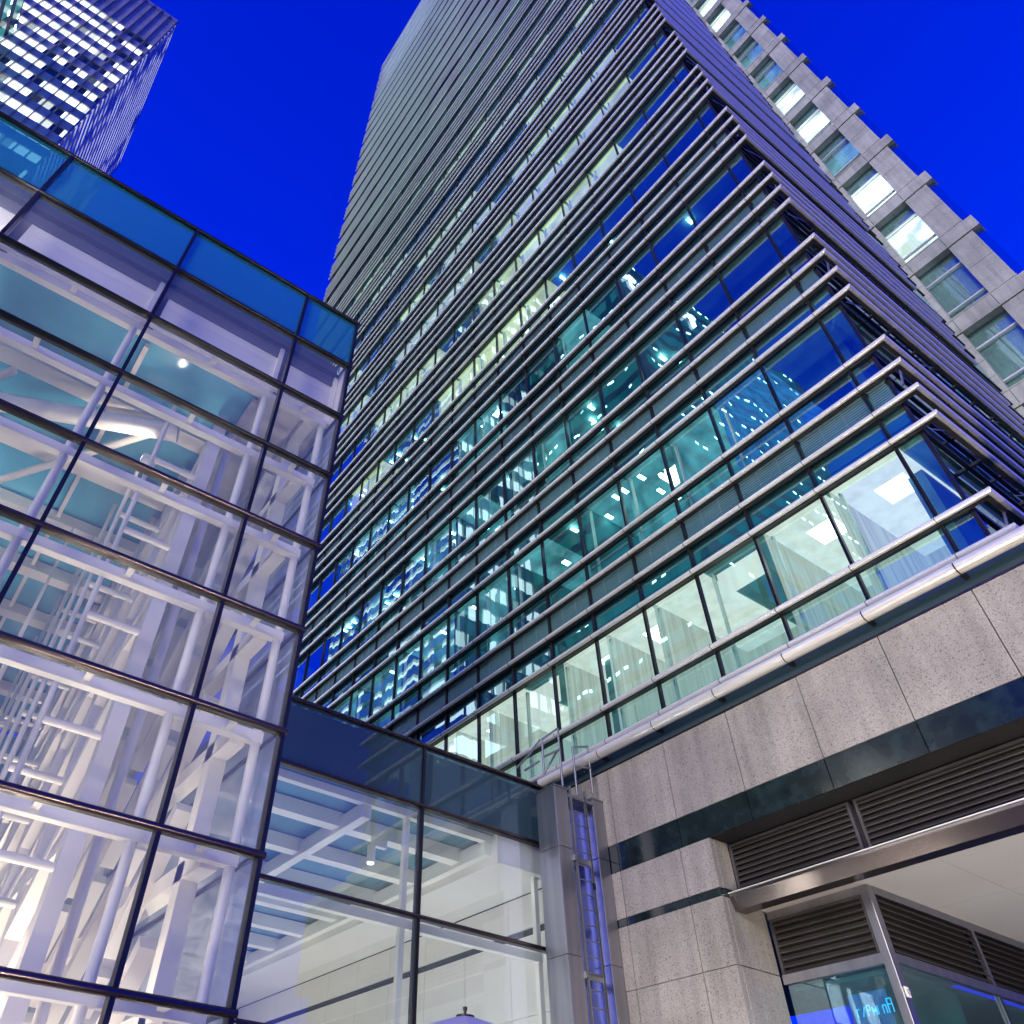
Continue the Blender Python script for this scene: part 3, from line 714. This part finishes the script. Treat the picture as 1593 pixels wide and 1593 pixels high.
rod([(-11.0,11.0,8.3),(-11.0,11.0,9.32)]); rod([(-11.0,11.45,8.45),(-11.0,11.45,9.48)]); rod([(-11.0,11.0,9.32),(-11.0,11.45,9.48)]); rod([(-11.0,11.0,8.9),(-11.0,11.45,9.0)])
MB().box(-11.4,-10.98,10.74,11.4,8.20,8.26).build('landing_plate','slat',hr)

# ------------------------------------------------------------------ parasols
def parasol(x,y,z,rad,label,rot):
    t=thing('parasol',label,'parasol',(x,y,.13),'parasols in front of the lobby')
    n=8; me=MB(); rings=[(0.06,z-.02),(rad*.35,z-.16),(rad*.7,z-.36),(rad,z-.58)]
    for (r0,z0),(r1,z1) in zip(rings[:-1],rings[1:]):
        for k in range(n):
            a=rot+2*math.pi*k/n; b=rot+2*math.pi*(k+1)/n
            me.quad((x+r1*math.cos(a),y+r1*math.sin(a),z1),(x+r1*math.cos(b),y+r1*math.sin(b),z1),(x+r0*math.cos(b),y+r0*math.sin(b),z0),(x+r0*math.cos(a),y+r0*math.sin(a),z0))
    me.build('canopy','canvas',t)
    rb=MB()
    for k in range(n):
        a=rot+2*math.pi*k/n; rb.tube((x+.05*math.cos(a),y+.05*math.sin(a),z-.04),(x+rad*math.cos(a),y+rad*math.sin(a),z-.60),.01,6)
    rb.build('ribs','black',t); MB().tube((x,y,.13),(x,y,z),.022,12).build('pole','black',t)
    MB().tube((x,y,z-.025),(x,y,z-.01),.075,20).tube((x,y,z-.01),(x,y,z+.03),.012,10).tube((x,y,z+.025),(x,y,z+.05),.018,10).build('finial','black',t)
    MB().tube((x,y,.13),(x,y,.2),.28,24).build('base','black',t)
parasol(-6.0,4.47,3.04,1.5,'lilac parasol with a black finial standing before the lobby mullion',.2)
parasol(-7.0,3.6,2.93,1.4,'blue shaded parasol whose edge shows left of the black finial',.5)

# ------------------------------------------------------------------ background tower
bt=thing('background_tower','distant office tower with vertical fins and rows of brightly lit windows behind the atrium','tower',(-70,-26,0))
BX,BY,BZ=-59.5,-19.9,155.6
MB().box(BX-32,BX-.25,BY-24,BY-.25,0,BZ-1).build('glass_body','bgwin',bt)
fl=MB(); 
for k in range(37):
    z=BZ-4.2*k
    h=2.1 if k>2 else 4.15
    fl.box(BX-.24,BX-.06,BY-24,BY-.06,z-h,z)
    for j in range(5 if k>2 else 9): fl.box(BX-.06,BX,BY-24,BY-.06,z-.18-j*.45,z-.06-j*.45)
fl.build('spandrels','silver',bt)
fn0=None
for j in range(17):
    y=BY-1.46*j
    if fn0 is None: fn0=MB().box(BX-.05,BX+.32,y-.06,y+.06,40,BZ).build('fin','slat',bt)
    else: copy_part(fn0,(0,-1.46*j,0),bt)
sp=MB()
for k in range(75):
    z=BZ-2.1*k
    if z<30: break
    sp.box(BX-31,BX-.3,BY-.24,BY+.12,z-1.25,z)
sp.build('side_bands','silver',bt)
MB().box(BX-32,BX+.1,BY-24,BY+.05,BZ-1,BZ+.4).build('roof_edge','lilac',bt)
MB().box(BX-31.6,BX-31,BY-.3,BY+.10,30,BZ).build('edge_trim','lilac',bt)

# ------------------------------------------------------------------ buildings behind the camera, seen in the glass
def block(name,label,x0,x1,y0,y1,h,mat,seed):
    t=thing(name,label,'building',((x0+x1)/2,(y0+y1)/2,0))
    MB().box(x0,x1,y0,y1,0,h).build('walls','concrete',t)
    w=MB(); fb=MB()
    n=int(h/4)
    for k in range(1,n):
        z=k*4.0
        w.quad((x0+1,y1+.05,z+.9),(x1-1,y1+.05,z+.9),(x1-1,y1+.05,z+3.4),(x0+1,y1+.05,z+3.4))
        w.quad((x1+.05,y0+1,z+.9),(x1+.05,y1-1,z+.9),(x1+.05,y1-1,z+3.4),(x1+.05,y0+1,z+3.4))
        w.quad((x0-.05,y0+1,z+.9),(x0-.05,y1-1,z+.9),(x0-.05,y1-1,z+3.4),(x0-.05,y0+1,z+3.4))
    w.build('windows',mat,t)
    rnd=random.Random(seed); s=MB()
    for k in range(1,n):
        z=k*4.0+3.0
        if rnd.random()<.35: continue
        x=x0+2
        while x<x1-2:
            if rnd.random()<.6: s.box(x,x+.7,y1+.06,y1+.10,z-.15,z+.2)
            x+=1.6
        y=y0+2
        while y<y1-2:
            if rnd.random()<.6: s.box(x1+.06,x1+.1,y,y+.7,z-.15,z+.2); s.box(x0-.1,x0-.06,y,y+.7,z-.15,z+.2)
            y+=1.6
    s.build('ceiling_lights','sparkle',t)
    return t
k1=block('teal_lit_building','dark office block with teal lit floors mirrored in the tower glass',-95,-35.2,-80,-33.5,120,'kwin',3)
k2=block('street_office_building','lower office block across the street with teal lit floors',55,80,-50,5,30,'kwin',5)
k3=block('corner_office_building','dark office block behind the camera with scattered lit floors',-24,10,-75,-48,22,'kwin',9)
# roof sign on the mirrored block
sg=MB(); y=-33.8
for i in range(6):
    s=random.choice([[(0,0),(0,2.4),(1.4,2.4),(1.4,0),(0,0)],[(0,0),(0,2.4),(1.4,1.2),(0,1.2)],[(0,2.4),(1.4,2.4),(.7,2.4),(.7,0)],[(1.4,2.4),(0,2.4),(0,0),(1.4,0)]])
    for a,b_ in zip(s[:-1],s[1:]): sg.beam((-34.9,y-a[0]*1.3,110.5+a[1]*1.2),(-34.9,y-b_[0]*1.3,110.5+b_[1]*1.2),.45,.45)
    y-=2.6
sg.build('roof_sign','sign_w',k1)

# ------------------------------------------------------------------ interior floodlights (things) and lamps
def flood(loc, aim, label, power, col=(1,.86,.68), size=.5, spot=True):
    t=thing('floodlight',label,'lamp',loc,'floodlights inside the atrium')
    p=Vector(loc); d=(Vector(aim)-p).normalized()
    MB().tube(p-d*.25,p,.11,20,rad2=.13).build('housing','white',t)
    MB().tube(p+d*.001,p+d*.01,.11,20).build('lens','spot_l',t)
    ld=bpy.data.lights.new('flood','AREA'); ld.shape='DISK'; ld.size=size; ld.energy=power; ld.color=col
    lo=bpy.data.objects.new('lamp_light',ld); C.objects.link(lo); lo.parent=t; lo.location=d*.06
    lo.rotation_euler=d.to_track_quat('-Z','Y').to_euler()
flood((-11.6,-1.6,.6),(-14,0,12),'floodlight on the atrium floor aimed up at the roof behind the second column of panes',430,size=1)
flood((-16.5,-4.5,.6),(-17,0,14),'floodlight on the atrium floor far left aimed up at the teal roof',850,size=1)
flood((-13.2,1.2,.6),(-12.9,4,13),'floodlight at the foot of the right hand trusses',300,size=1)
flood((-20,1.5,.6),(-20,3,14),'floodlight deep inside the atrium between the trusses',600,size=1)
flood((-12.6,1.0,13.2),(-13.6,-2.4,14.6),'small white spotlight clamped to the roof tube near the top panes',30,size=.2)
flood((-26,-2,.6),(-24,0,14),'floodlight at the rear of the atrium floor',850,size=1)
def area(name,label,loc,aim,power,col,size):
    t=thing('uplight',label,'lamp',loc)
    p=Vector(loc); d=(Vector(aim)-p).normalized()
    MB().box(p.x-.15,p.x+.15,p.y-.15,p.y+.15,p.z-.12,p.z-.02).build('housing','white',t)
    ld=bpy.data.lights.new('lamp','AREA'); ld.shape='DISK'; ld.size=size; ld.energy=power; ld.color=col
    lo=bpy.data.objects.new('lamp_light',ld); C.objects.link(lo); lo.parent=t; lo.rotation_euler=d.to_track_quat('-Z','Y').to_euler()
area('l','uplight on the lobby floor close to the front glass',(-13.2,9.4,.5),(-14,10.6,7),105,(.86,.93,1),.6)
area('l','uplight on the lobby floor behind the first mullion',(-15,7,.5),(-15,8,7),115,(.84,.92,1),.6)
area('l','uplight deep in the lobby by the rear wall',(-22,8.5,.5),(-22,9.5,7),170,(.95,.95,.92),.6)
area('l','added unseen uplight brightening the soffit under the shop canopy',(-4.5,15.0,.6),(-4.5,15,6),85,(.93,.97,1),.6)  # lamp added near the ground, aimed up to brighten the soffit

lu=thing('added_fascia_light','added long slim light bar brightening the white fascia panels behind the second row of atrium glass','lamp',(XA-.26,-3.5,14.78))  # light bar added to whiten the dim fascia
MB().box(XA-.31,XA-.21,-11.5,YC[0]-.3,14.77,14.82).build('housing','white',lu)
ld=bpy.data.lights.new('linear','AREA'); ld.shape='RECTANGLE'; ld.size=.06; ld.size_y=15.0; ld.energy=220; ld.color=(1,.92,.82)
lo=bpy.data.objects.new('lamp_light',ld); C.objects.link(lo); lo.parent=lu; lo.location=(0,0,.06)
lo.rotation_euler=Vector((-.25,0,1)).to_track_quat('-Z','Y').to_euler()
area('l','added unseen uplight in the pavement warming the granite pier',(-3.5,2.5,.3),(-5,11.7,9),900,(1,.86,.66),.8)  # lamp added for warm light from below on stone and rails
area('l','added unseen uplight in the roadway brightening the tower corner',(3.5,5.5,.3),(-3,11.7,14),900,(1,.86,.66),.8)  # second added lamp, lights the rails at the corner
# ------------------------------------------------------------------ sky, sun, camera
world=bpy.data.worlds.new('World'); sc.world=world; world.use_nodes=True
nt=world.node_tree; nt.nodes.clear()
out=N(nt,'ShaderNodeOutputWorld'); bg=N(nt,'ShaderNodeBackground',Strength=1.0)
sky=N(nt,'ShaderNodeTexSky',sky_type='NISHITA',sun_disc=False,sun_elevation=R(4),sun_rotation=R(200))
bw=N(nt,'ShaderNodeRGBToBW'); L(nt,sky.outputs[0],bw.inputs[0])
mr=N(nt,'ShaderNodeMapRange'); mr.inputs['From Min'].default_value=0; mr.inputs['From Max'].default_value=2.0
L(nt,bw.outputs[0],mr.inputs['Value'])
cr=N(nt,'ShaderNodeValToRGB'); e=cr.color_ramp.elements
e[0].position=0; e[0].color=(0,.019,.88,1); e[1].position=1; e[1].color=(.002,.04,.98,1)
L(nt,mr.outputs[0],cr.inputs[0]); tc=N(nt,'ShaderNodeTexCoord'); sp_=N(nt,'ShaderNodeSeparateXYZ'); L(nt,tc.outputs['Generated'],sp_.inputs[0])
c2=N(nt,'ShaderNodeValToRGB'); q=c2.color_ramp.elements; q[0].position=0; q[0].color=(.25,.9,1.6,1); q[1].position=1; q[1].color=(0,.5,.66,1); x_=q.new(.6); x_.color=(.1,1.15,1.12,1)
L(nt,sp_.outputs[2],c2.inputs[0]); mm=N(nt,'ShaderNodeMix',data_type='RGBA',blend_type='MULTIPLY'); mm.inputs[0].default_value=1; L(nt,cr.outputs[0],mm.inputs[6]); L(nt,c2.outputs[0],mm.inputs[7])
L(nt,mm.outputs[2],bg.inputs['Color']); L(nt,bg.outputs[0],out.inputs[0])

sun=bpy.data.lights.new('sun','SUN'); sun.energy=2.8; sun.angle=R(22); sun.color=(1,.90,.74)
so=bpy.data.objects.new('sun',sun); C.objects.link(so)
so.rotation_euler=Vector((-.42,.86,-.20)).to_track_quat('-Z','Y').to_euler()

cam=bpy.data.cameras.new('camera'); cam.sensor_width=36; cam.sensor_fit='HORIZONTAL'; cam.lens=27.0100
cam.shift_x=(796.5-666.26)/1593; cam.shift_y=(746.64-796.5)/1593; cam.clip_end=2000; cam.clip_start=.05
co=bpy.data.objects.new('camera',cam); C.objects.link(co)
r=Vector((0.570089,0.820831,0.035157)); u=Vector((0.573274,-0.428077,0.698646)); f=Vector((-0.588520,0.378136,0.714603))
r.normalize(); f=(f-r*f.dot(r)).normalized(); u=r.cross(f)
co.matrix_world=Matrix(((r.x,u.x,-f.x,0),(r.y,u.y,-f.y,0),(r.z,u.z,-f.z,1.6),(0,0,0,1)))
sc.camera=co
sc.view_settings.view_transform='Standard'; sc.view_settings.look='None'; sc.view_settings.exposure=0; sc.view_settings.gamma=1
sc.render.engine='CYCLES'
sc.cycles.max_bounces=8; sc.cycles.transparent_max_bounces=16; sc.cycles.glossy_bounces=3; sc.cycles.diffuse_bounces=3
